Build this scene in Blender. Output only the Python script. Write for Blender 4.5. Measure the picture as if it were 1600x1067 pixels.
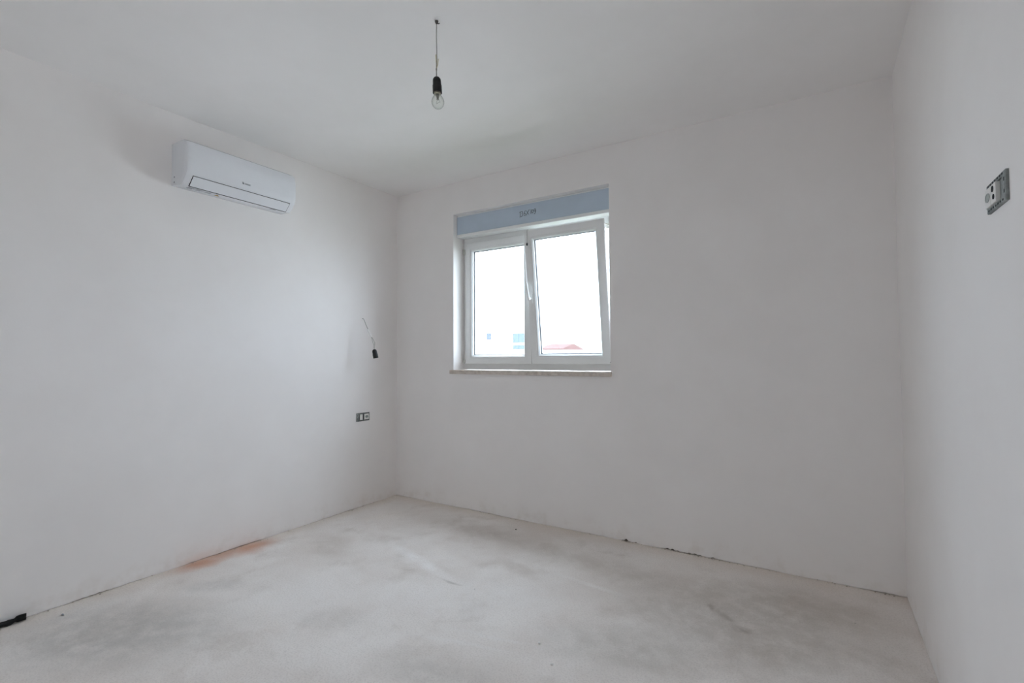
import bpy, bmesh, math, random
from mathutils import Vector, Matrix

# ------------------------------------------------------------------ scene, camera, light
sc = bpy.context.scene
for o in list(bpy.data.objects):
    bpy.data.objects.remove(o)
COL = sc.collection
random.seed(11)

H = 2.65            # room height
W = 3.527           # room width, left wall x=0, right wall x=W
YR = -3.45          # rear wall (behind the camera); window wall is y=0

cam_d = bpy.data.cameras.new('camera')
cam = bpy.data.objects.new('camera', cam_d); COL.objects.link(cam)
F_PX = 764.27
cam_d.sensor_width = 36.0; cam_d.sensor_fit = 'HORIZONTAL'
cam_d.lens = F_PX * 36.0 / 1600.0
cam_d.clip_start = 0.02; cam_d.clip_end = 500
yaw, pitch, roll = math.radians(-32.03), math.radians(1.7675), math.radians(-0.2737)
fw = Vector((math.sin(yaw)*math.cos(pitch), math.cos(yaw)*math.cos(pitch), math.sin(pitch)))
rt = Vector((math.cos(yaw), -math.sin(yaw), 0)); up = rt.cross(fw)
r2 = math.cos(roll)*rt + math.sin(roll)*up
u2 = -math.sin(roll)*rt + math.cos(roll)*up
M = Matrix((r2, u2, -fw)).transposed().to_4x4()
M.translation = Vector((3.1756, -3.1438, 1.2137))
cam.matrix_world = M
sc.camera = cam

world = bpy.data.worlds.new('overcast_sky'); sc.world = world; world.use_nodes = True
wn = world.node_tree.nodes
bg = wn['Background']
bg.inputs['Color'].default_value = (0.760, 0.848, 1.0, 1)
bg.inputs['Strength'].default_value = 13.0

# light portal in the window opening (guides sampling of the sky, emits nothing itself)
pl = bpy.data.lights.new('window_sky_portal', 'AREA'); pl.shape = 'RECTANGLE'
pl.size = 1.345; pl.size_y = 1.10; pl.cycles.is_portal = True
po = bpy.data.objects.new('window_sky_portal', pl); COL.objects.link(po)
po.location = (1.3175, 0.232, 1.658); po.rotation_euler = (math.radians(-90), 0, 0)

pl2 = bpy.data.lights.new('hall_sky_portal', 'AREA'); pl2.shape = 'RECTANGLE'  # sampling portal at the added hall fill window
pl2.size = 0.9; pl2.size_y = 0.6; pl2.cycles.is_portal = True
po2 = bpy.data.objects.new('hall_sky_portal', pl2); COL.objects.link(po2)
po2.location = (1.595, YR-1.65+.70, 1.60); po2.rotation_euler = (0, math.radians(-90), 0)

sc.view_settings.view_transform = 'Standard'
sc.view_settings.look = 'None'
sc.view_settings.exposure = 0.0
sc.view_settings.gamma = 1.0
sc.view_settings.use_curve_mapping = False
cy = sc.cycles
cy.max_bounces = 16; cy.diffuse_bounces = 14; cy.glossy_bounces = 4
cy.transmission_bounces = 8; cy.transparent_max_bounces = 24
cy.use_denoising = True
cy.use_adaptive_sampling = True; cy.adaptive_threshold = 0.08; cy.adaptive_min_samples = 24
cy.sample_clamp_indirect = 0.0
cy.caustics_reflective = False; cy.caustics_refractive = False

# ------------------------------------------------------------------ material helpers
def lin(c):
    return tuple((v/12.92 if v <= 0.04045 else ((v+0.055)/1.055)**2.4) for v in c)
def rgb(r, g, b):
    return lin((r/255.0, g/255.0, b/255.0)) + (1.0,)

class NT:
    def __init__(s, name):
        s.m = bpy.data.materials.new(name); s.m.use_nodes = True
        s.t = s.m.node_tree; s.b = s.t.nodes['Principled BSDF']; s.out = s.t.nodes['Material Output']
    def n(s, ty, **k):
        nd = s.t.nodes.new(ty)
        for a, v in k.items(): setattr(nd, a, v)
        return nd
    def l(s, a, b): s.t.links.new(a, b)
    def coord(s):
        if not hasattr(s, '_c'): s._c = s.n('ShaderNodeTexCoord').outputs['Object']
        return s._c
    def noise(s, scale, detail=4, rough=0.55, vec=None, dist=0.0):
        nd = s.n('ShaderNodeTexNoise'); nd.inputs['Scale'].default_value = scale
        nd.inputs['Detail'].default_value = detail; nd.inputs['Roughness'].default_value = rough
        nd.inputs['Distortion'].default_value = dist
        s.l(vec or s.coord(), nd.inputs['Vector']); return nd.outputs['Fac']
    def ramp(s, fac, a, b, va=0.0, vb=1.0, smooth=True):
        nd = s.n('ShaderNodeMapRange'); nd.interpolation_type = 'SMOOTHSTEP' if smooth else 'LINEAR'
        for i, v in zip(('From Min', 'From Max', 'To Min', 'To Max'), (a, b, va, vb)): nd.inputs[i].default_value = v
        s.l(fac, nd.inputs['Value']); return nd.outputs['Result']
    def math(s, op, a, b=None):
        nd = s.n('ShaderNodeMath', operation=op)
        for i, v in enumerate((a, b)):
            if v is None: continue
            if isinstance(v, (int, float)): nd.inputs[i].default_value = v
            else: s.l(v, nd.inputs[i])
        return nd.outputs[0]
    def mix(s, fac, a, b, mode='MIX'):
        nd = s.n('ShaderNodeMix', data_type='RGBA', blend_type=mode)
        for i, v in ((0, fac), (6, a), (7, b)):
            if isinstance(v, (int, float)): nd.inputs[i].default_value = v
            elif isinstance(v, tuple): nd.inputs[i].default_value = v
            else: s.l(v, nd.inputs[i])
        return nd.outputs[2]
    def warp(s, amount, scale, vec=None):
        nz = s.n('ShaderNodeTexNoise'); nz.inputs['Scale'].default_value = scale; nz.inputs['Detail'].default_value = 2.5
        s.l(vec or s.coord(), nz.inputs['Vector'])
        sub = s.n('ShaderNodeVectorMath', operation='SUBTRACT'); sub.inputs[1].default_value = (.5, .5, .5)
        s.l(nz.outputs['Color'], sub.inputs[0])
        sca = s.n('ShaderNodeVectorMath', operation='SCALE'); sca.inputs['Scale'].default_value = amount
        s.l(sub.outputs[0], sca.inputs[0])
        add = s.n('ShaderNodeVectorMath', operation='ADD')
        s.l(vec or s.coord(), add.inputs[0]); s.l(sca.outputs[0], add.inputs[1]); return add.outputs[0]
    def blob(s, vec, loc, size, rot=(0, 0, 0), inner=0.35, outer=1.0):
        """soft ellipsoid patch: 1 inside, 0 outside"""
        mp = s.n('ShaderNodeMapping', vector_type='TEXTURE')
        mp.inputs['Location'].default_value = loc; mp.inputs['Rotation'].default_value = rot; mp.inputs['Scale'].default_value = size
        s.l(vec, mp.inputs['Vector'])
        ln = s.n('ShaderNodeVectorMath', operation='LENGTH'); s.l(mp.outputs[0], ln.inputs[0])
        return s.ramp(ln.outputs['Value'], inner, outer, 1.0, 0.0)
    def bump(s, h, strength, dist):
        nd = s.n('ShaderNodeBump'); nd.inputs['Strength'].default_value = strength; nd.inputs['Distance'].default_value = dist
        s.l(h, nd.inputs['Height']); s.l(nd.outputs[0], s.b.inputs['Normal'])

def plain(name, col, rough=0.5, spec=0.5, metal=0.0, vary=0.0, vscale=30.0, bump=0.0):
    t = NT(name); t.b.inputs['Roughness'].default_value = rough
    t.b.inputs['Specular IOR Level'].default_value = spec; t.b.inputs['Metallic'].default_value = metal
    f = t.noise(vscale, 3)
    d = tuple(c*(1-vary) for c in col[:3]) + (1,)
    t.l(t.mix(t.ramp(f, .3, .7), d, col), t.b.inputs['Base Color'])
    if bump: t.bump(f, bump, .001)
    return t.m

def matte(t):
    df = t.n('ShaderNodeBsdfDiffuse'); t.t.nodes.remove(t.b); t.l(df.outputs[0], t.out.inputs['Surface'])
    t.b = df; return df.inputs['Color']
def plaster(name, base, dark, foot=False, stain=False, bump=True):
    t = NT(name); col = matte(t)
    big = t.ramp(t.noise(1.6, 4, .6), .32, .68)
    c = t.mix(t.math('MULTIPLY', big, .55), base, dark)
    if foot:   # splashes of screed and dust along the foot of the wall
        sep = t.n('ShaderNodeSeparateXYZ'); t.l(t.coord(), sep.inputs[0])
        low = t.ramp(sep.outputs['Z'], .0, .16, 1.0, 0.0)
        sp = t.math('MULTIPLY', low, t.ramp(t.noise(9, 3, .65), .45, .75))
        c = t.mix(t.math('MULTIPLY', sp, .3), c, rgb(208, 197, 186))
    if stain:  # rusty brick dust rubbed against the wall
        v = t.warp(.10, 7)
        k = t.math('MAXIMUM', t.blob(v, (0, -1.62, 0.0), (.2, .17, .055), inner=.1), t.blob(v, (0, -1.33, 0.0), (.2, .16, .045), inner=.1))
        c = t.mix(t.math('MULTIPLY', k, .22), c, rgb(222, 178, 152))
    t.l(c, col)
    if bump: t.bump(t.noise(16, 3, .62), .16, .003)
    return t.m

MAT = {}
MAT['wall'] = plaster('white_plaster', rgb(243, 239.8, 238), rgb(237, 232.8, 230.4), foot=True)
MAT['wall_left'] = plaster('white_plaster_dusty', rgb(243, 239.8, 238), rgb(237, 232.8, 230.4), foot=True, stain=True)
MAT['ceiling'] = plaster('ceiling_paint', rgb(243, 241, 240), rgb(236, 234, 232), bump=False)
MAT['hall'] = plaster('hall_plaster', rgb(242, 240, 239), rgb(238, 236, 234), bump=False)
MAT['joint'] = plain('raw_wall_base', rgb(128, 116, 104), .95, .1, vary=.4, vscale=40)

def floor_mat():
    t = NT('dusty_screed'); fcol = matte(t)
    co = t.coord(); w1 = t.warp(.35, 2.2); w2 = t.warp(.12, 6)
    light, midc, dark = rgb(241, 236, 232), rgb(227, 219, 213), rgb(200, 190, 181)
    f = t.ramp(t.noise(1.5, 5, .62, w1), .30, .70)
    c = t.mix(f, midc, light)
    f2 = t.ramp(t.noise(3.2, 5, .65, w2), .50, .78)
    c = t.mix(t.math('MULTIPLY', f2, .55), c, dark)
    brk = t.ramp(t.noise(11, 4, .65), .25, .65, .35, 1.0)
    def add(loc, size, rot, col, amt, inner=.2, vec=w2):
        nonlocal c
        k = t.blob(vec, (loc[0], loc[1], 0), (size[0], size[1], 1), (0, 0, math.radians(rot)), inner)
        c = t.mix(t.math('MULTIPLY', t.math('MULTIPLY', k, brk), amt), c, col)
    w4 = t.warp(.06, 7)
    pale, white = rgb(240, 236, 233), rgb(248, 245, 243)
    # pale dust swept under the window
    add((1.62, -1.13), (.85, .30), 31, pale, .75)
    add((.88, -1.55), (.50, .28), 30, pale, .65)
    add((1.13, -.93), (.46, .060), -17, white, .95, .1, w4)
    add((1.25, -.82), (.30, .14), -20, rgb(243, 238, 234), .75, .1)
    add((.66, -.70), (.26, .07), 8, rgb(240, 235, 230), .7, .1)
    add((.35, -.45), (.30, .12), 60, rgb(238, 231, 224), .5)
    add((2.12, -.69), (.28, .035), -8, rgb(242, 238, 234), .7, .1, w4)
    add((1.86, -1.47), (.34, .022), 13, pale, .7, .1, w4)
    add((1.98, -1.36), (.34, .020), 10, pale, .6, .1, w4)
    # greyer, darker patches
    add((.48, -1.06), (.34, .17), -35, dark, .5)
    add((1.25, -.36), (1.0, .22), -4, rgb(198, 189, 181), .62, .0)
    add((2.15, -.45), (.65, .20), -4, rgb(196, 187, 178), .55, .0)
    add((1.70, -.72), (.24, .08), -20, dark, .5)
    add((1.48, -1.05), (.10, .018), 0, rgb(160, 154, 148), .6, .1, w4)
    add((2.85, -.70), (.75, .55), 0, rgb(186, 178, 170), .6)
    add((3.10, -.35), (.5, .25), -10, rgb(186, 177, 167), .5)
    add((2.45, -1.15), (.45, .25), 15, rgb(192, 186, 179), .55)
    add((.50, -2.2), (.7, .40), 30, rgb(184, 181, 177), .65)
    add((1.25, -1.62), (.26, .14), 20, rgb(204, 199, 194), .45, .0)
    add((1.92, -1.68), (.42, .18), 10, rgb(190, 184, 178), .55, .0)
    add((.42, -1.75), (.20, .12), 40, rgb(196, 192, 188), .5)
    add((2.93, -.47), (.09, .03), -25, rgb(232, 226, 220), .6, .1, w4)
    # grey smears
    add((2.705, -.60), (.085, .022), -62, rgb(146, 134, 124), .5, .1)
    add((2.80, -.68), (.12, .03), -45, rgb(156, 145, 136), .42, .1)
    add((2.86, -.73), (.05, .03), -20, rgb(146, 134, 124), .48, .1)
    # yellowish edges along the walls
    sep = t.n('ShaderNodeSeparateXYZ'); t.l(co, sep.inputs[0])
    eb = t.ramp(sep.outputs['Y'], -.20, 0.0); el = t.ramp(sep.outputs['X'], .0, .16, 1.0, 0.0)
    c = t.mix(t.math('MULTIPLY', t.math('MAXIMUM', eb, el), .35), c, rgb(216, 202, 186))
    # rust / brick dust
    w3 = w2
    k = t.math('MAXIMUM', t.blob(w3, (.05, -1.65, 0), (.13, .19, 1), inner=.0), t.blob(w3, (.06, -1.34, 0), (.17, .24, 1), inner=.0))
    k = t.math('MAXIMUM', k, t.math('MULTIPLY', t.blob(w3, (.03, -1.50, 0), (.13, .42, 1), inner=.0), .8))
    c = t.mix(t.math('MULTIPLY', k, .82), c, rgb(204, 150, 122))
    # grain and specks
    g = t.noise(130, 3, .7); c = t.mix(t.ramp(g, .42, .75, 0, .28), c, rgb(160, 152, 144))
    g2 = t.noise(55, 4, .7); c = t.mix(t.ramp(g2, .55, .8, 0, .25), c, rgb(244, 241, 238))
    vo = t.n('ShaderNodeTexVoronoi'); vo.inputs['Scale'].default_value = 5.5; t.l(co, vo.inputs['Vector'])
    c = t.mix(t.ramp(vo.outputs['Distance'], .012, .03, .55, 0), c, rgb(96, 88, 80))
    t.l(c, fcol)
    t.bump(t.noise(45, 3, .75), .3, .003)
    return t.m
MAT['floor'] = floor_mat()

MAT['pvc'] = plain('white_pvc', rgb(236, 237, 236), .28, .5, vary=.01)
MAT['pvc_dark'] = plain('grey_gasket', rgb(88, 90, 92), .6, .3)
MAT['spacer'] = plain('aluminium_spacer', rgb(176, 178, 180), .45, .5, .3)
MAT['hinge'] = plain('hinge_plastic', rgb(214, 213, 206), .4, .5)
MAT['blue_box'] = plain('blue_grey_film', rgb(192, 206, 220), .45, .4, vary=.04, vscale=9)
MAT['ink'] = plain('black_marker', rgb(26, 29, 36), .6, .3)
MAT['black'] = plain('black_plastic', rgb(28, 29, 31), .45, .4)
MAT['blackrub'] = plain('black_conduit', rgb(14, 14, 15), .55, .3)
MAT['ac'] = plain('glossy_ac_plastic', rgb(232, 234, 238), .22, .5, vary=.01)
MAT['ac2'] = plain('ac_underside_plastic', rgb(222, 225, 228), .4, .4, vary=.01)
MAT['slot'] = plain('dark_slot', rgb(40, 42, 46), .7, .2)
MAT['grey_print'] = plain('grey_print', rgb(142, 146, 152), .5, .3)
MAT['sticker'] = plain('pale_sticker', rgb(205, 208, 212), .5, .3)
MAT['amber'] = plain('amber_print', rgb(150, 122, 62), .5, .3)
MAT['wire'] = plain('cream_wire', rgb(206, 200, 182), .5, .3)
MAT['wire_grey'] = plain('grey_wire', rgb(150, 148, 142), .5, .3)
MAT['wire_yel'] = plain('yellow_wire', rgb(190, 180, 130), .5, .3)
MAT['steel'] = plain('steel_hook', rgb(96, 94, 92), .4, .5, .8)
MAT['brass'] = plain('lamp_cap_metal', rgb(196, 192, 176), .35, .5, .7)
MAT['conn'] = plain('clear_connector', rgb(246, 245, 243), .35, .5)
MAT['sock_frame'] = plain('plaster_smeared_grey_frame', rgb(150, 154, 152), .6, .3, vary=.35, vscale=60, bump=.3)
MAT['sock_dark'] = plain('dark_holes', rgb(48, 50, 52), .7, .2)
MAT['sock_white'] = plain('socket_white', rgb(232, 230, 226), .35, .5)
MAT['sock_well_shade'] = plain('socket_well_shade', rgb(160, 166, 162), .45, .4)
MAT['crumb'] = plain('plaster_crumb', rgb(206, 194, 182), .9, .1, vary=.3, vscale=80)
MAT['crumb_dark'] = plain('dark_crumb', rgb(104, 97, 90), .9, .1, vary=.3, vscale=80)

def sill_mat():
    t = NT('beige_limestone'); t.b.inputs['Roughness'].default_value = .6; t.b.inputs['Specular IOR Level'].default_value = .4
    c = t.mix(t.ramp(t.noise(26, 6, .65), .35, .7), rgb(214, 204, 194), rgb(188, 176, 166))
    c = t.mix(t.ramp(t.noise(85, 3, .6), .60, .75, 0, .5), c, rgb(140, 126, 114))
    t.l(c, t.b.inputs['Base Color']); return t.m
MAT['sill'] = sill_mat()

def glass_mat(name, tint=(.97, .985, .98, 1), edge=None):
    t = NT(name)
    tr = t.n('ShaderNodeBsdfTransparent'); tr.inputs['Color'].default_value = tint
    gl = t.n('ShaderNodeBsdfGlossy'); gl.inputs['Roughness'].default_value = .02
    lw = t.n('ShaderNodeLayerWeight'); lw.inputs['Blend'].default_value = .5
    fr = t.math('ADD', t.math('MULTIPLY', t.math('POWER', lw.outputs['Facing'], 4.0), .55), .022)
    mx = t.n('ShaderNodeMixShader')
    if edge: t.l(t.mix(t.math('POWER', lw.outputs['Facing'], 2.5), tint, edge), tr.inputs['Color'])   # thicker glass seen edge-on
    t.l(fr, mx.inputs[0]); t.l(tr.outputs[0], mx.inputs[1]); t.l(gl.outputs[0], mx.inputs[2])
    t.l(mx.outputs[0], t.out.inputs['Surface']); t.t.nodes.remove(t.b); return t.m
MAT['glass'] = glass_mat('window_glass')
MAT['bulb_glass'] = glass_mat('bulb_glass', (.955, .965, .945, 1), (.50, .52, .49, 1))

MAT['house_white'] = plain('white_render', rgb(238, 236, 232), .9, .2, vary=.03, vscale=1)
MAT['house_glass'] = plain('blue_glazing', rgb(62, 69, 88), .2, .35)
MAT['house_glass2'] = plain('pale_blue_glazing', rgb(70, 81, 95), .2, .35)
MAT['roof_red'] = plain('red_roof_tile', rgb(92, 70, 67), .8, .1, vary=.1, vscale=3)
MAT['unseen_dark_strip'] = plain('dark_bounce_strip', rgb(74, 84, 58), .95, .1, vary=.3, vscale=4)
MAT['ground'] = plain('pale_gravel', rgb(226, 223, 216), .95, .1, vary=.1, vscale=.6)
MAT['pole'] = plain('grey_pole', rgb(120, 122, 126), .6, .3)

# ------------------------------------------------------------------ mesh helpers
def bm_box(bm, x0, x1, y0, y1, z0, z1):
    v = [bm.verts.new(p) for p in ((x0,y0,z0),(x1,y0,z0),(x1,y1,z0),(x0,y1,z0),(x0,y0,z1),(x1,y0,z1),(x1,y1,z1),(x0,y1,z1))]
    for f in ((0,3,2,1),(4,5,6,7),(0,1,5,4),(1,2,6,5),(2,3,7,6),(3,0,4,7)):
        bm.faces.new([v[i] for i in f])
    return v
def bm_tube(bm, pts, rad, seg=8, cap=True):
    pts = [Vector(p) for p in pts]; n = len(pts)
    rads = rad if isinstance(rad, (list, tuple)) else [rad]*n
    rings = []; prev = None
    for i, p in enumerate(pts):
        d = (pts[min(i+1, n-1)] - pts[max(i-1, 0)]).normalized()
        if prev is None:
            a = d.orthogonal().normalized()
        else:
            a = (prev - d*prev.dot(d)); a = a.normalized() if a.length > 1e-6 else d.orthogonal().normalized()
        prev = a; b = d.cross(a)
        rings.append([bm.verts.new(p + (a*math.cos(t) + b*math.sin(t))*rads[i]) for t in [2*math.pi*k/seg for k in range(seg)]])
    for r, s in zip(rings, rings[1:]):
        for k in range(seg): bm.faces.new((r[k], r[(k+1) % seg], s[(k+1) % seg], s[k]))
    if cap:
        bm.faces.new(rings[0][::-1]); bm.faces.new(rings[-1])
def bm_lathe(bm, prof, seg=24, mat=None):
    """prof: (radius, z) list; axis +z, optional matrix"""
    mat = mat or Matrix.Identity(4); rings = []
    for r, z in prof:
        if r < 1e-6: rings.append([bm.verts.new(mat @ Vector((0, 0, z)))])
        else: rings.append([bm.verts.new(mat @ Vector((r*math.cos(2*math.pi*k/seg), r*math.sin(2*math.pi*k/seg), z))) for k in range(seg)])
    for a, b in zip(rings, rings[1:]):
        for k in range(seg):
            k2 = (k+1) % seg
            if len(a) == 1 and len(b) == 1: continue
            if len(a) == 1: bm.faces.new((a[0], b[k2], b[k]))
            elif len(b) == 1: bm.faces.new((a[k], a[k2], b[0]))
            else: bm.faces.new((a[k], a[k2], b[k2], b[k]))
def bm_ring(bm, x0, x1, z0, z1, prof, wl=1, wr=1, wb=1, wt=1):
    """rectangular frame in the xz plane; prof = closed list of (inset, y)"""
    loops = []
    for ins, y in prof:
        a, b, c, d = x0+ins*wl, x1-ins*wr, z0+ins*wb, z1-ins*wt
        loops.append([bm.verts.new(p) for p in ((a,y,c),(b,y,c),(b,y,d),(a,y,d))])
    n = len(loops)
    for i in range(n):
        p, q = loops[i], loops[(i+1) % n]
        for k in range(4): bm.faces.new((p[k], p[(k+1) % 4], q[(k+1) % 4], q[k]))
def bm_prism(bm, poly, axis, a0, a1):
    """extrude a closed polygon along axis (0,1,2); poly lists the other two coords in order"""
    def P(u, v, a):
        l = [u, v]; l.insert(axis, a); return l
    A = [bm.verts.new(P(u, v, a0)) for u, v in poly]; B = [bm.verts.new(P(u, v, a1)) for u, v in poly]
    n = len(poly)
    for i in range(n): bm.faces.new((A[i], A[(i+1) % n], B[(i+1) % n], B[i]))
    bm.faces.new(A[::-1]); bm.faces.new(B)

def obj(name, bm, mat, parent=None, smooth=False, bevel=0.0, loc=None, mats=None, segs=2):
    bmesh.ops.recalc_face_normals(bm, faces=bm.faces)
    me = bpy.data.meshes.new(name); bm.to_mesh(me); bm.free()
    for m in (mats or [mat]): me.materials.append(MAT[m] if isinstance(m, str) else m)
    if smooth:
        for p in me.polygons: p.use_smooth = True
    o = bpy.data.objects.new(name, me); COL.objects.link(o)
    if parent: o.parent = parent
    if loc: o.location = loc
    if bevel:
        b = o.modifiers.new('bevel', 'BEVEL'); b.width = bevel; b.segments = segs; b.limit_method = 'ANGLE'
    return o
def smooth_angle(o, deg=35):
    for p in o.data.polygons: p.use_smooth = True
    me = o.data; bmm = bmesh.new(); bmm.from_mesh(me)
    for e in bmm.edges:
        if len(e.link_faces) == 2 and e.calc_face_angle(0) > math.radians(deg): e.smooth = False
    bmm.to_mesh(me); bmm.free()
def tag(o, label=None, cat=None, group=None, kind=None):
    if label: o['label'] = label
    if cat: o['category'] = cat
    if group: o['group'] = group
    if kind: o['kind'] = kind
    return o
def thing(name, loc, label=None, cat=None, group=None, kind=None):
    o = bpy.data.objects.new(name, None); COL.objects.link(o); o.location = loc; o.empty_display_size = .05
    return tag(o, label, cat, group, kind)
def B(*a):
    bm = bmesh.new(); bm_box(bm, *a); return bm

# ------------------------------------------------------------------ room shell
bm = B(-.25, W+.25, YR-.25, .24, -.25, -.0005)
# the visible surface: gently uneven screed
nx, ny = 70, 70
gv = [[bm.verts.new((-.012 + (W+.024)*i/nx, YR + (0.012-YR)*j/ny, random.uniform(-.0006, .0006))) for j in range(ny+1)] for i in range(nx+1)]
for i in range(nx):
    for j in range(ny): bm.faces.new((gv[i][j], gv[i+1][j], gv[i+1][j+1], gv[i][j+1]))
me_floor = obj('floor', bm, 'floor'); tag(me_floor, kind='structure')
for p in me_floor.data.polygons[6:]: p.use_smooth = True

tag(obj('ceiling', B(-.25, W+.25, YR-.25, .24, H, H+.25), 'ceiling'), kind='structure')

def jag(s, seed, spots):
    """height of the ragged lower plaster edge above the floor"""
    h = .0008 + .0008*math.sin(s*7.3+seed) + .0006*math.sin(s*23.1+seed*2) + .0006*math.sin(s*61+seed*3)
    for c, w, a in spots:
        d = abs(s-c)/w
        if d < 1: h += a*(1-d)**.5*(.6+.4*math.sin(s*190+seed))
    return max(.0001, h)
def foot(bm, n, L, fn, seed, spots, top):
    """swept lower wall strip; fn(s, depth, z)->xyz. Material 1 is the raw recess behind the plaster"""
    rows = []
    for i in range(n+1):
        s = L*i/n; j = jag(s, seed, spots)
        rows.append([bm.verts.new(fn(s, d, z)) for d, z in ((0, top), (0, j+.006), (.0015, j), (.014, j), (.014, -.02))])
    for a, b in zip(rows, rows[1:]):
        for k in range(4):
            f = bm.faces.new((a[k], b[k], b[k+1], a[k+1]))
            if k >= 2: f.material_index = 1

# wall_back with the window opening
OX0, OX1, OZ0, OZ1 = .643, 1.990, 1.075, 2.388
bm = bmesh.new()
T = .24
bm_box(bm, -.25, OX0, 0, T, .30, H); bm_box(bm, OX1, W+.25, 0, T, .30, H)
bm_box(bm, OX0, OX1, 0, T, .30, OZ0); bm_box(bm, OX0, OX1, 0, T, OZ1, H)
bm_box(bm, -.25, W+.25, .015, T, -.02, .30)
foot(bm, 420, W, lambda s, d, z: (s, d, z), 1.3, [(2.082, .030, .018), (2.145, .016, .009), (2.37, .055, .013), (2.505, .055, .010), (2.62, .016, .008), (2.9, .05, .004), (3.42, .08, .004), (.78, .05, .003), (1.0, .05, .003)], .30)
tag(obj('wall_back', bm, 'wall', mats=['wall', 'joint']), kind='structure')
bm = bmesh.new()
bm_box(bm, -.25, 0, YR, 0, .30, H); bm_box(bm, -.25, -.015, YR, 0, -.02, .30)
foot(bm, 400, -YR, lambda s, d, z: (-d, -s, z), 4.1, [(1.95, .05, .004), (1.45, .25, .003), (2.1, .1, .004)], .30)
tag(obj('wall_left', bm, 'wall_left', mats=['wall_left', 'joint']), kind='structure')
bm = bmesh.new()
bm_box(bm, W, W+.25, YR, 0, .30, H); bm_box(bm, W+.015, W+.25, YR, 0, -.02, .30)
foot(bm, 400, -YR, lambda s, d, z: (W+d, -s, z), 7.7, [(.3, .06, .005), (.42, .03, .004), (.9, .1, .003)], .30)
tag(obj('wall_right', bm, 'wall', mats=['wall', 'joint']), kind='structure')
# rear wall with the doorway the picture is taken from
DX0, DX1, DZ = 2.50, 3.38, 2.08
bm = bmesh.new()
bm_box(bm, -.25, DX0, YR-.12, YR, 0, H); bm_box(bm, DX1, W+.25, YR-.12, YR, 0, H); bm_box(bm, DX0, DX1, YR-.12, YR, DZ, H)
tag(obj('wall_rear', bm, 'hall'), kind='structure')
# short closed hallway behind the doorway
HX0, HY0 = 1.7, YR-1.65
tag(obj('floor_hall', B(HX0-.12, W+.25, HY0-.12, YR-.2495, -.25, 0), 'joint'), kind='structure')
tag(obj('ceiling_hall', B(HX0-.12, W+.25, HY0-.12, YR-.2495, H, H+.25), 'ceiling'), kind='structure')
bm = bmesh.new()
WY0, WY1, WZ0, WZ1 = HY0+.40, HY0+1.00, 1.15, 2.05      # unseen window in the hall's left end, added to bring in fill daylight
bm_box(bm, HX0-.12, HX0, HY0, WY0, 0, H); bm_box(bm, HX0-.12, HX0, WY1, YR-.12, 0, H)
bm_box(bm, HX0-.12, HX0, WY0, WY1, 0, WZ0); bm_box(bm, HX0-.12, HX0, WY0, WY1, WZ1, H)
bm_box(bm, W, W+.25, HY0, YR-.12, 0, H); bm_box(bm, HX0-.12, W+.25, HY0-.12, HY0, 0, H)
tag(obj('wall_hall', bm, 'hall'), kind='structure')

w2 = thing('hall_fill_window', (HX0-.06, (WY0+WY1)/2, WZ0), kind='structure')
bm = bmesh.new(); bm_ring(bm, WY0+.001, WY1-.001, WZ0+.001, WZ1-.001, [(0, -.03), (.06, -.03), (.06, .03), (0, .03)])
for v in bm.verts: v.co = Vector((v.co.y+HX0-.06, v.co.x, v.co.z))
o = obj('frame', bm, 'pvc', w2); o.matrix_parent_inverse = Matrix.Translation(-w2.location)
o = obj('pane', B(HX0-.064, HX0-.060, WY0+.061, WY1-.061, WZ0+.061, WZ1-.061), 'glass', w2); o.matrix_parent_inverse = Matrix.Translation(-w2.location)

# ------------------------------------------------------------------ window
win = thing('window_1', (1.3165, .13, 1.107), kind='structure')
tag(win, 'white plastic two-sash window, left sash shut, right sash tilted in')
def wpart(name, bm, mat, parent=win, **k):
    o = obj(name, bm, mat, parent, **k)
    if parent is win: o.matrix_parent_inverse = Matrix.Translation(-win.location)
    return o
FX0, FX1, FZ0, FZ1 = .644, 1.989, 1.1075, 2.2125
bm = bmesh.new()
bm_ring(bm, FX0, FX1, FZ0, FZ1, [(0, .143), (.043, .143), (.046, .146), (.046, .160), (.062, .158), (.062, .200), (0, .200)], 1, 1, 1.3, 1.3)
wpart('frame', bm, 'pvc')
bm = bmesh.new()
bm_box(bm, 1.294, 1.339, .144, .198, FZ0+.059, FZ1-.059)
wpart('mullion', bm, 'pvc', bevel=.002)

def sash(x0, x1, z0, z1, tilt):
    w, h = x1-x0, z1-z0
    bm = bmesh.new()
    bm_ring(bm, 0, w, 0, h, [(0, .004), (.003, 0), (.052, 0), (.053, .003), (.060, .003), (.060, .058), (.027, .058), (.027, .017), (0, .0145)])
    s = obj('sash', bm, 'pvc', win)
    s.matrix_parent_inverse = Matrix.Translation(-win.location)
    s.location = (x0, .1195, z0); s.rotation_euler = (math.radians(tilt), 0, 0)
    bm = bmesh.new(); bm_ring(bm, 0, w, 0, h, [(.0605, .003), (.064, .003), (.073, .016), (.073, .026), (.0605, .026)])
    obj('glazing_bead', bm, 'pvc', s)
    bm = bmesh.new(); bm_ring(bm, 0, w, 0, h, [(.0695, .0262), (.0755, .0262), (.0755, .0298), (.0695, .0298)])
    tag(obj('gasket', bm, 'pvc_dark', s), 'thin dark rubber seal')
    bm = bmesh.new(); bm_ring(bm, 0, w, 0, h, [(.064, .0342), (.078, .0342), (.078, .0455), (.064, .0455)])
    obj('spacer', bm, 'spacer', s)
    obj('pane', B(.0612, w-.0612, .0300, .0340, .0612, h-.0612), 'glass', s)
    obj('pane', B(.0612, w-.0612, .0457, .0497, .0612, h-.0612), 'glass', s)
    return s
s_left = sash(.672, 1.310, 1.155, 2.165, 0)
tag(s_left, 'shut left sash of the white window')
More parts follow.
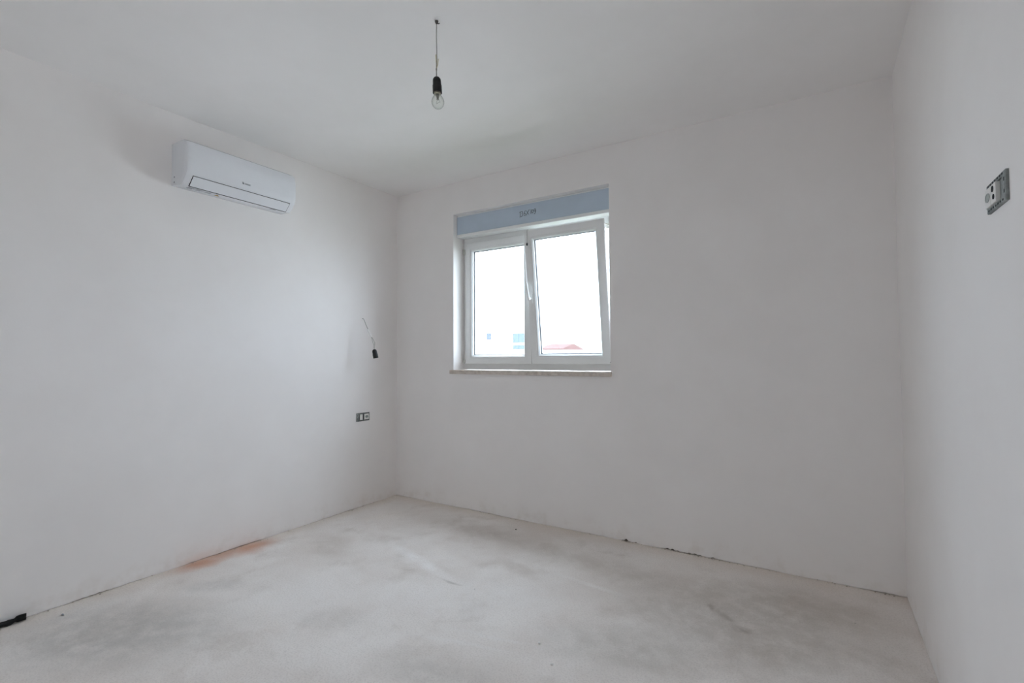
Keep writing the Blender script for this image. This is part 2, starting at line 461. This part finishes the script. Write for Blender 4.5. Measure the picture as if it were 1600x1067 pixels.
s_right = sash(1.3135, 1.952, 1.155, 2.165, 6.75)
tag(s_right, 'right sash of the white window tilted into the room')
# lever handle on the tilted sash, pointing up
bm = bmesh.new()
hx_, hz_ = .030, .500
bm_box(bm, hx_-.014, hx_+.014, -.010, -.0002, hz_-.035, hz_+.035)
bm_tube(bm, [(hx_, -.009, hz_), (hx_, -.034, hz_)], .010, 14)
bm_tube(bm, [(hx_, -.034, hz_-.010), (hx_-.001, -.040, hz_+.012), (hx_-.004, -.043, hz_+.05), (hx_-.008, -.043, hz_+.10), (hx_-.011, -.041, hz_+.125)], [.010, .011, .010, .009, .007], 12)
h_o = obj('handle', bm, 'pvc', s_right); smooth_angle(h_o, 40)
# hinge knuckles
for (x, z, l) in ((.660, 1.160, .035), (.660, 2.072, .045)):
    bm = bmesh.new(); bm_tube(bm, [(x, .119, z), (x, .119, z+l)], .0075, 12); bm_box(bm, x, x+.012, .1175, .1345, z+.004, z+l-.004)
    o = wpart('hinge', bm, 'hinge'); smooth_angle(o)
bm = bmesh.new()   # scissor stay that holds the tilted sash at its top corner
bm_box(bm, 1.925, 1.965, .118, .1355, 2.115, 2.150); bm_tube(bm, [(1.955, .118, 2.13), (1.94, .05, 2.132), (1.93, .025, 2.135)], .005, 8)
wpart('tilt_stay', bm, 'hinge')
# screw caps on the bottom rail of the tilted sash
bm = bmesh.new()
bm_tube(bm, [(.632, -.001, .014), (.632, .001, .014)], .0035, 8)
tag(obj('screw_cap', bm, 'steel', s_right), 'tiny dark screw cap')
# sill
bm = B(.612, 1.9985, -.016, .1420, 1.0755, 1.1065)
wpart('sill', bm, 'sill', bevel=.003)
tag(win.children[-1], 'speckled beige stone window sill')

# roller shutter box over the window
box = thing('roller_shutter_box', (1.3165, .05, 2.2035), 'blue-grey roller shutter box with handwritten numbers above the window', 'shutter box')
def bpart(name, bm, mat, parent=box, **k):
    o = obj(name, bm, mat, parent, **k)
    o.matrix_parent_inverse = Matrix.Translation(-box.location); return o
bpart('casing', B(OX0+.001, OX1-.001, .053, .2385, 2.214, OZ1-.001), 'pvc')
bpart('front_panel', B(OX0+.001, OX1-.001, .0485, .0525, 2.2285, 2.3745), 'blue_box')
bm = bmesh.new()
bm_prism(bm, [(.046, 2.2275), (.046, 2.206), (.049, 2.203), (.141, 2.207), (.141, 2.2133), (.0525, 2.2133), (.0525, 2.2275)], 0, OX0+.001, OX1-.001)
bpart('bottom_trim', bm, 'pvc', bevel=.001)
# handwriting 136 X 109
def poly(pts): return pts
def arc(cx, cz, rx, rz, a0, a1, n=14):
    return [(cx+rx*math.cos(math.radians(a0+(a1-a0)*i/n)), cz+rz*math.sin(math.radians(a0+(a1-a0)*i/n))) for i in range(n+1)]
def digit(ch):
    if ch == '1': return [[(.0, .012), (.008, .020), (.009, .0), (.009, -.010), (.008, -.024)]]
    if ch == '3': return [arc(.006, .0105, .0105, .0085, 135, -80) + arc(.006, -.008, .012, .0105, 80, -140)]
    if ch == '6': return [[(.016, .019), (.008, .012), (.002, .0), (.001, -.008)] + arc(.0105, -.0085, .0095, .0085, 180, -170)]
    if ch == 'X': return [[(.0, .016), (.010, .002), (.024, -.016)], [(.027, .020), (.013, .0), (-.001, -.018)]]
    if ch == '|': return [[(.004, .018), (.003, -.014)]]
    if ch == '0': return [arc(.009, .0, .0085, .012, 80, 440)]
    if ch == '9': return [arc(.008, .006, .0085, .009, 20, 380) + [(.017, .002), (.016, -.010), (.010, -.021), (.002, -.019)]]
wr = bmesh.new()
px = 1.251
slope = .05
for ch, adv, sx in (('1', .0165, 1), ('3', .0235, .72), ('6', .0215, .8), ('X', .038, .95), ('|', .010, 1), ('0', .0195, .8), ('9', .02, .85)):
    for st in digit(ch):
        bm_tube(wr, [(px + x*sx + .08*z, .0477, 2.304 + z*1.05 + (px+x-1.252)*slope) for x, z in st], .0014, 6)
    px += adv
tag(bpart('handwriting', wr, 'ink'), 'handwritten 136 X 109 in black marker')

# cord with a dark bead hanging over the tilted sash
cordx = 1.3505
cord = thing('pull_cord', (cordx, -.006, 2.05), 'thin dark cord with a small bead hanging on the tilted sash', 'cord')
bm = bmesh.new()
bm_tube(bm, [(cordx, .012, 2.1615), (cordx, .002, 2.1625), (cordx, -.0065, 2.160), (cordx, -.0085, 2.150), (cordx, -.0085, 2.060)], .0012, 6)
o = obj('cord', bm, 'wire_grey', cord); o.matrix_parent_inverse = Matrix.Translation(-cord.location)
bm = bmesh.new()
bm_lathe(bm, [(0, -.013), (.004, -.0115), (.0068, -.006), (.0072, 0), (.0055, .006), (.003, .010), (0, .011)], 16, Matrix.Translation((cordx, -.0085, 2.052)))
o = obj('bead', bm, 'black', cord, smooth=True); o.matrix_parent_inverse = Matrix.Translation(-cord.location)

# ------------------------------------------------------------------ air conditioner
AY0, AY1 = -1.803, -1.128
ac = thing('air_conditioner', (0, (AY0+AY1)/2, 2.21), 'white wall-mounted split air conditioner high on the left wall', 'air conditioner')
def apart(name, bm, mat, parent=ac, **k):
    o = obj(name, bm, mat, parent, **k)
    o.matrix_parent_inverse = Matrix.Translation(-ac.location); return o
prof = [(.001, 2.2165), (.02, 2.2115), (.115, 2.2035), (.128, 2.206), (.140, 2.216), (.176, 2.252), (.188, 2.270), (.192, 2.300), (.190, 2.380), (.184, 2.425), (.172, 2.446), (.150, 2.458), (.110, 2.463), (.001, 2.463)]
pc = Vector((.0, 2.335))
def ac_loft(bm, y0, y1, prof, rnd=.030, n=5):
    """body with rounded ends: the profile shrinks towards both ends"""
    st = []
    for i in range(n+1):
        a = math.pi/2*i/n
        st.append((y0 + rnd*(1-math.sin(a)), rnd*.55*(1-math.cos(a))))
    st = [(y, k) for y, k in st][::-1]
    # st: from y0 (largest inset) to y0+rnd (none)
    sta = []
    for i in range(n+1):
        a = math.pi/2*i/n
        sta.append((y0 + rnd*(1-math.cos(a)), rnd*.5*(1-math.sin(a))))
    full = sta + [(y0+y1-y, k) for y, k in reversed(sta)]
    rings = []
    for y, k in full:
        ring = []
        for x, z in prof:
            x2 = x*(1-k*3.2) if x > .002 else x
            z2 = z + (pc.y - z)*k*1.2
            ring.append(bm.verts.new((x2, y, z2)))
        rings.append(ring)
    m = len(prof)
    for a, b in zip(rings, rings[1:]):
        for i in range(m): bm.faces.new((a[i], a[(i+1) % m], b[(i+1) % m], b[i]))
    bm.faces.new(rings[0][::-1]); bm.faces.new(rings[-1])
bm = bmesh.new(); ac_loft(bm, AY0, AY1, prof)
body = apart('body', bm, 'ac'); smooth_angle(body, 28)
# air outlet flap lying on the sloping lower front, with a dark slot all round
d = Vector((.180-.133, 2.2575-2.2095)).normalized(); nrm = Vector((d.y, -d.x))
FY0, FY1 = -1.766, -1.168
def slab(y0, y1, t0, t1, n0, n1, y0b=None, y1b=None):
    """box on the sloping flap face: t along the slope from its lower edge, n outwards"""
    bm = bmesh.new(); base = Vector((.128, 2.2042)); vs = []
    for n in (n0, n1):
        for t, ya, yb in ((t0, y0, y1), (t1, y0b or y0, y1b or y1)):
            p = base + d*t + nrm*n
            vs.append((bm.verts.new((p.x, ya, p.y)), bm.verts.new((p.x, yb, p.y))))
    (a, b), (c, e), (f, g), (h, i) = vs
    for q in ((a, b, e, c), (f, h, i, g), (a, f, g, b), (c, e, i, h), (a, c, h, f), (b, g, i, e)): bm.faces.new(q)
    return bm
slot = apart('outlet_slot', slab(FY0-.0028, FY1+.0028, -.0025, .0695, -.004, .0034), 'slot')
tag(slot, 'dark gap around the air outlet flap')
apart('flap', slab(FY0, FY1, .0022, .0673, .0028, .0055), 'ac', bevel=.001)
# marks: emblem and word on the front, stickers below the flap
def front(y0, y1, z0, z1, x=.1925): return B(.1895, x, y0, y1, z0, z1)
bm = bmesh.new()
for k in range(3): bm_prism(bm, [(-1.494+.004*k, 2.285), (-1.490+.004*k, 2.285), (-1.494+.0025*k, 2.300-.002*k)], 0, .1905, .1928)
tag(apart('emblem', bm, 'grey_print'), 'small grey emblem')
bm = bmesh.new(); yy = -1.477
for wv in (.004, .003, .005, .004, .004):
    bm_box(bm, .1905, .1928, yy, yy+wv*.35, 2.2855, 2.2935); bm_box(bm, .1905, .1928, yy, yy+wv, 2.2855, 2.2872); bm_box(bm, .1905, .1928, yy, yy+wv, 2.2915, 2.2935); yy += wv+.003
tag(apart('word_mark', bm, 'grey_print'), 'small grey word mark')
def under(x0, x1, y0, y1, th=.0008):
    z = lambda x: 2.2115 + (2.2035-2.2115)*(x-.02)/(.115-.02)
    bm = bmesh.new(); bm_prism(bm, [(x0, z(x0)+.0004), (x1, z(x1)+.0004), (x1, z(x1)-th), (x0, z(x0)-th)], 1, y0, y1); return bm
for k, (y0, y1) in enumerate(((-1.760, -1.722), (-1.712, -1.672), (-1.664, -1.622))):
    st = apart('sticker', under(.060, .112, y0, y1), 'sticker')
    bm = bmesh.new()
    for r in range(3):
        xa = .068+.014*r; z = lambda x: 2.2115 + (2.2035-2.2115)*(x-.02)/(.115-.02) - .0008
        for (ya, yb) in ((y0+.004, y0+.016), (y0+.019, y1-.004)):
            if (r+k) % 3 == 1 and ya > y0+.01: yb -= .006
            bm_prism(bm, [(xa, z(xa)), (xa+.008, z(xa+.008)), (xa+.008, z(xa+.008)-.0005), (xa, z(xa)-.0005)], 1, ya, yb)
    pr = obj('print', bm, 'grey_print', st); 
z_ = lambda x: 2.2115 + (2.2035-2.2115)*(x-.02)/(.115-.02)
bm = bmesh.new()
A_ = [(.105, -1.597), (.065, -1.568), (.065, -1.597)]
lo = [bm.verts.new((x, y, z_(x)+.0003)) for x, y in A_]; hi = [bm.verts.new((x, y, z_(x)-.0009)) for x, y in A_]
for i in range(3): bm.faces.new((lo[i], lo[(i+1) % 3], hi[(i+1) % 3], hi[i]))
bm.faces.new(lo); bm.faces.new(hi[::-1])
tag(apart('warning_sticker', bm, 'amber'), 'small brownish yellow warning triangle')
bm = bmesh.new()
for i in range(6): 
    y = -1.262+i*.007
    bm_prism(bm, [(.096, z_(.096)+.0003), (.110, z_(.110)+.0003), (.110, z_(.110)-.0008), (.096, z_(.096)-.0008)], 1, y, y+.0045)
tag(apart('grey_lettering', bm, 'grey_print'), 'tiny grey lettering')
bm = bmesh.new()
for x, z in ((.035, 2.262), (.035, 2.232)):
    bm_tube(bm, [(x, AY0-.0006, z), (x, AY0+.003, z)], .006, 10)
tag(apart('side_clip', bm, 'grey_print'), 'small grey clip holes')

# ------------------------------------------------------------------ bare bulb on a wire from the ceiling
BX, BY = 1.8205, -1.5735
lamp = thing('bare_bulb_pendant', (BX, BY, H), 'clear bare bulb in black holder hanging by a wire from the ceiling', 'lamp')
def lpart(name, bm, mat, parent=lamp, smooth=True, **k):
    o = obj(name, bm, mat, parent, **k)
    if parent is lamp: o.matrix_parent_inverse = Matrix.Translation(-lamp.location)
    if smooth: smooth_angle(o, 40)
    return o
bm = bmesh.new()
bm_lathe(bm, [(0, H+.001), (.0075, H), (.0075, H-.004), (.005, H-.010), (.002, H-.014), (0, H-.014)], 14, Matrix.Translation((BX, BY, 0)))
bm_tube(bm, [(BX, BY, H-.008), (BX+.009, BY+.002, H-.014), (BX+.014, BY+.003, H-.012)], .0022, 8)
lpart('ceiling_hook', bm, 'steel')
bm = bmesh.new()
bm_tube(bm, [(BX, BY, H-.012), (BX-.0015, BY, 2.58), (BX+.0005, BY, 2.53), (BX+.002, BY, 2.48), (BX-.001, BY, 2.445), (BX-.001, BY, 2.438)], .0017, 8)
tag(lpart('hanging_wire', bm, 'wire_grey'), 'thin grey hanging wire')
bm = bmesh.new()
bm_tube(bm, [(BX-.001, BY, 2.440), (BX-.002, BY, 2.470), (BX-.0045, BY, 2.505)], .0014, 6)
bm_tube(bm, [(BX-.001, BY, 2.440), (BX+.006, BY, 2.460), (BX+.010, BY, 2.482)], .0014, 6)
tag(lpart('loose_wire_end', bm, 'wire_yel'), 'pale yellow loose wire ends')
bm = bmesh.new()
bm_tube(bm, [(BX-.001, BY, 2.444), (BX-.001, BY, 2.436)], .0032, 8)
bm_tube(bm, [(BX-.001, BY, 2.438), (BX, BY, 2.398)], .0022, 8)
lpart('dark_lead', bm, 'wire_grey')
TM = Matrix.Translation((BX+.0005, BY, 2.402)) @ Matrix.Rotation(math.radians(-3.5), 4, 'Y')
bm = bmesh.new()
bm_lathe(bm, [(0, .003), (.006, .003), (.012, .0005), (.0165, -.006), (.0175, -.014), (.0180, -.030), (.0195, -.034), (.0197, -.066), (.0175, -.0665), (.0165, -.050), (0, -.048)], 32, TM)
lpart('lamp_holder', bm, 'black')
bm = bmesh.new()
bm_lathe(bm, [(0, -.050), (.0130, -.0505), (.0138, -.056), (.0132, -.059), (.0138, -.062), (.0132, -.065), (.0138, -.068), (.0145, -.074), (0, -.0742)], 24, TM)
bulb = lpart('bulb', bm, 'brass')
tag(bulb, 'clear glass bulb with a metal screw cap')
bm = bmesh.new()
gp = [(.0135, -.073), (.0155, -.078), (.0205, -.086), (.0248, -.095), (.0268, -.104), (.0262, -.113), (.0230, -.122), (.0165, -.1295), (.008, -.1335), (0, -.1345)]
bm_lathe(bm, gp, 32, TM)
o = lpart('glass_envelope', bm, 'bulb_glass', bulb)
bm = bmesh.new()
bm_lathe(bm, [(.008, -.0745), (.006, -.082), (.0045, -.092), (.006, -.095), (0, -.096)], 14, TM)
for s in (-1, 1): bm_tube(bm, [TM @ Vector((.002*s, 0, -.094)), TM @ Vector((.009*s, .002, -.104)), TM @ Vector((.011*s, .002, -.108))], .0006, 5)
bm_tube(bm, [TM @ Vector((x*.0011, .002+.0015*(abs(x)/10), -.108 + .002*math.cos(x))) for x in range(-10, 11, 2)], .0006, 5)
o = lpart('filament_stem', bm, 'wire_grey', bulb)

# ------------------------------------------------------------------ empty lamp holder on a wire from the left wall
wl = thing('wall_wire_lamp_holder', (0, -.390, 1.531), 'small black empty lamp holder dangling on a wire from the left wall', 'lamp holder')
def wlp(name, bm, mat, parent=wl):
    o = obj(name, bm, mat, parent); o.matrix_parent_inverse = Matrix.Translation(-wl.location); smooth_angle(o, 40); return o
bm = bmesh.new()
bm_tube(bm, [(-.004, -.390, 1.530), (.014, -.396, 1.534), (.036, -.404, 1.522), (.074, -.416, 1.476), (.108, -.424, 1.438), (.122, -.428, 1.412)], .0020, 8)
tag(wlp('wall_wire', bm, 'wire_grey'), 'thin grey wire')
bm = bmesh.new()
bm_tube(bm, [(.108, -.425, 1.436), (.148, -.424, 1.374)], .0058, 8)
wlp('connector', bm, 'conn')
bm = bmesh.new()
bm_tube(bm, [(.146, -.424, 1.380), (.162, -.416, 1.352), (.169, -.408, 1.326), (.166, -.409, 1.302), (.165, -.411, 1.274)], .0015, 8)
bm_tube(bm, [(.146, -.424, 1.380), (.157, -.424, 1.350), (.164, -.416, 1.312), (.165, -.411, 1.274)], .0013, 8)
wlp('dark_lead', bm, 'wire_grey')
TM2 = Matrix.Translation((.165, -.411, 1.274)) @ Matrix.Rotation(math.radians(-9), 4, 'Y') @ Matrix.Rotation(math.radians(7), 4, 'X')
bm = bmesh.new()
bm_lathe(bm, [(0, .003), (.006, .003), (.013, -.001), (.0175, -.009), (.0185, -.020), (.0185, -.034), (.0200, -.038), (.0202, -.068), (.0180, -.0685), (.0170, -.030), (0, -.029)], 28, TM2)
wlp('lamp_holder', bm, 'black')

# ------------------------------------------------------------------ wall sockets (bare mounting frames)
def socket(name, origin, ax_u, ax_n, label, kind):
    """origin: centre on wall; ax_u along the wall, ax_n out of the wall"""
    U, N = Vector(ax_u), Vector(ax_n); Z = Vector((0, 0, 1)); O = Vector(origin)
    t = thing(name, O, label, 'socket', 'bare wall sockets')
    def bx(bm, u0, u1, n0, n1, z0, z1):
        v = bm_box(bm, u0, u1, n0, n1, z0, z1)
        for q in v: q.co = U*q.co.x + N*q.co.y + Z*q.co.z
    def tf(bm):
        for q in bm.verts: q.co = U*q.co.x + N*q.co.y + Z*q.co.z
    def add(nm, bm, mat, parent=t, **k): return obj(nm, bm, mat, parent, **k)
    hw, hh = .0665, .0335
    bm = bmesh.new()
    bm_ring(bm, -hw, hw, -hh, hh, [(0, 0), (0, .0055), (.002, .007), (.0105, .007), (.0105, .0)], 1.9 if kind == 'L' else 1.1, 1.1 if kind == 'L' else 2.0, 1, 1)
    tf(bm); add('mounting_frame', bm, 'sock_frame')
    bm = bmesh.new()
    bx(bm, -hw+.004, hw-.004, .0003, .0028, -hh+.004, hh-.004); add('back_box', bm, 'sock_frame' if kind == 'R' else 'sock_dark')
    bm = bmesh.new()
    for i in range(7):
        for zz in (-hh+.0052, hh-.0052):
            u = -hw+.016+i*.0168
            bx(bm, u-.0042, u+.0042, .0068, .0074, zz-.0022, zz+.0022)
    for u in (-hw+.006, hw-.006):
        for zz in (-.012, .014): bx(bm, u-.0022, u+.0022, .0068, .0074, zz-.004, zz+.004)
    o = add('frame_slot', bm, 'sock_dark'); o['kind'] = 'stuff'
    def module(u0, u1, holes, well):
        bm = bmesh.new(); bx(bm, u0, u1, .002, .011, -hh+.0115, hh-.0115)
        m = add('socket_module', bm, 'sock_white', bevel=.0012)
        uc = (u0+u1)/2
        if well:
            bm = bmesh.new(); bm_lathe(bm, [(0, .0112), (.0092, .0112), (.0100, .0122), (.0112, .0122), (.0112, .0108)], 24, Matrix.Rotation(math.radians(-90), 4, 'X'))
            for q in bm.verts: q.co.x *= well; q.co.z *= .92; q.co.x += uc
            tf(bm); add('contact_well', bm, 'sock_well_shade', m)  # raised disc, its grey painted as the shade of a recess
        bm = bmesh.new()
        for du, dz, r in holes:
            M4 = Matrix.Translation((uc+du, .0105, dz)) @ Matrix.Rotation(math.radians(-90), 4, 'X')
            bm_lathe(bm, [(0, .0016), (r, .0016), (r, .0)], 14, M4)
        if holes:
            tf(bm); add('contact_hole', bm, 'sock_dark', m)
        else: bm.free()
    return t, module
t1, mod = socket('wall_socket', (0.0, -.380, .7265), (0, 1, 0), (1, 0, 0), 'grey framed wall socket low on the left wall below the dangling lamp holder', 'L')
mod(-.036, -.009, [], 0)
mod(.008, .056, [(0, .006, .0035), (0, -.006, .0035)], 1.5)
# right wall: u axis points away from the window so that the round socket sits nearer the window
t2, mod = socket('wall_socket', (W, -1.6455, 1.5755), (0, -1, 0), (-1, 0, 0), 'grey framed wall socket on the right wall with large black contact holes', 'R')
mod(-.060, -.020, [], 1.5)
mod(-.018, .018, [(-.002, .0105, .0070), (.004, -.0085, .0060)], 0)

# ------------------------------------------------------------------ black conduit end on the floor by the left wall
bm = bmesh.new()
pts, rad = [], []
for i in range(46):
    f = i/45; y = -2.80 + f*(2.80-2.384)
    x = .022 + .006*math.sin(f*26)
    z = .0135 + .0035*math.sin(f*26+1.1)
    pts.append((x, y, z)); rad.append(.0112 + .0032*math.sin(f*60) if f < .92 else .0145)
bm_tube(bm, pts, rad, 10)
bm_tube(bm, [(.012, -2.80, .013), (.030, -2.62, .014), (.012, -2.50, .017), (.028, -2.43, .016), (.016, -2.392, .018)], .0085, 8)
o = obj('black_cable', bm, 'blackrub'); smooth_angle(o, 60)
tag(o, 'twisted black cable end lying on the floor against the left wall', 'cable')

# ------------------------------------------------------------------ rubble and chips
def lump(bm, c, r, sq=(1, 1, .6)):
    m = Matrix.Translation(c) @ Matrix.Rotation(random.uniform(0, 6.3), 4, 'Z') @ Matrix.Diagonal((sq[0], sq[1], sq[2], 1))
    res = bmesh.ops.create_icosphere(bm, subdivisions=1, radius=r, matrix=m)
    for v in res['verts']: v.co += Vector((random.uniform(-1, 1), random.uniform(-1, 1), random.uniform(-.5, .5)))*r*.22
bm = bmesh.new()
for cx, n, sp in ((2.08, 12, .03), (2.14, 4, .015), (2.38, 16, .045), (2.51, 12, .035), (2.62, 6, .015), (2.85, 8, .08), (3.3, 14, .15), (.95, 8, .08), (1.5, 10, .5)):
    for _ in range(n):
        r = random.uniform(.0015, .0045); lump(bm, (cx+random.gauss(0, sp), -random.uniform(.001, .014), r*.5), r)
tag(obj('plaster_rubble', bm, 'crumb'), 'fine plaster crumbs scattered along the foot of the window wall', 'rubble', kind='stuff')
bm = bmesh.new()
for _ in range(60):
    r = random.uniform(.0012, .004); lump(bm, (abs(random.gauss(0, .012))+.002, random.uniform(-2.35, -.15), r*.5), r)
tag(obj('plaster_rubble', bm, 'crumb'), 'fine plaster crumbs scattered along the foot of the left wall', 'rubble', kind='stuff')
bm = bmesh.new(); lump(bm, (0, 0, .004), .006, (1, .6, .8))
tag(obj('dark_chip', bm, 'crumb_dark', loc=(1.356, -.196, 0)), 'tiny dark chip lying on the floor below the window', 'chip')
bm = bmesh.new(); lump(bm, (0, 0, .003), .013, (1, .3, .3))
tag(obj('grey_chip', bm, 'grey_print', loc=(.117, -2.279, 0)), 'small flat grey chip on the floor near the black cable end', 'chip')

for (cx_, cy_, lb) in ((2.150, -1.300, 'white plaster crumb on the floor, the one nearer the window'), (2.262, -1.400, 'white plaster crumb on the floor, the one nearer the camera')):
    bm = bmesh.new(); lump(bm, (0, 0, .0035), .0062, (1, .8, .7))
    tag(obj('plaster_crumb', bm, 'conn', loc=(cx_, cy_, 0)), lb, 'crumb', 'white crumbs on the floor')

# ------------------------------------------------------------------ outside
tag(obj('ground', B(-80, 60, 6.5, 120, -3.6, -3.2), 'ground'), kind='structure')
tag(obj('unseen_dark_strip', B(-80, 60, .3, 6.49, -3.6, -3.2), 'unseen_dark_strip'), kind='structure')  # unseen dark strip, added to cut light bounced up to the ceiling
# white house across the way
hw_ = thing('white_house', (-10.5, 18, -3.2), 'white flat-roofed house with blue windows seen through the left sash', 'house')
def hpart(parent, name, bm, mat, par=None):
    o = obj(name, bm, mat, par or parent); o.matrix_parent_inverse = Matrix.Translation(-parent.location); return o
hpart(hw_, 'wall', B(-15, -7.55, 16, 22, -3.2, 2.62), 'house_white')
hpart(hw_, 'roof', B(-15.15, -7.4, 15.85, 22.15, 2.62, 2.74), 'house_white')
def hwin(x0, x1, z0, z1, mat, cols, rows):
    f = bmesh.new(); bm_ring(f, x0, x1, z0, z1, [(0, 15.99), (0, 15.95), (.012, 15.95), (.012, 15.99)])
    fo = hpart(hw_, 'window', f, 'house_white')
    for i in range(cols):
        for j in range(rows):
            a = x0+.012+(x1-x0-.024)*i/cols; b = x0+.012+(x1-x0-.024)*(i+1)/cols
            c = z0+.012+(z1-z0-.024)*j/rows; e = z0+.012+(z1-z0-.024)*(j+1)/rows
            p = obj('pane', B(a+.004, b-.004, 15.96, 15.985, c+.004, e-.004), mat, fo); 
    return fo
hwin(-10.23, -9.91, 2.00, 2.34, 'house_glass', 1, 1)
hwin(-8.75, -7.75, 1.83, 2.29, 'house_glass2', 3, 1)
hwin(-8.75, -7.75, 1.53, 1.76, 'house_glass2', 3, 1)
# far house with a red roof
rh = thing('red_roofed_house', (-5.2, 13.9, -3.2), 'small white house with a red roof seen through the tilted sash', 'house')
hpart(rh, 'wall', B(-5.62, -4.82, 13.2, 14.6, -3.2, 1.47), 'house_white')
bm = bmesh.new(); bm_prism(bm, [(12.95, 1.455), (14.85, 1.455), (14.85, 1.50), (13.9, 1.70), (12.95, 1.50)], 0, -5.72, -4.71)
hpart(rh, 'roof', bm, 'roof_red')
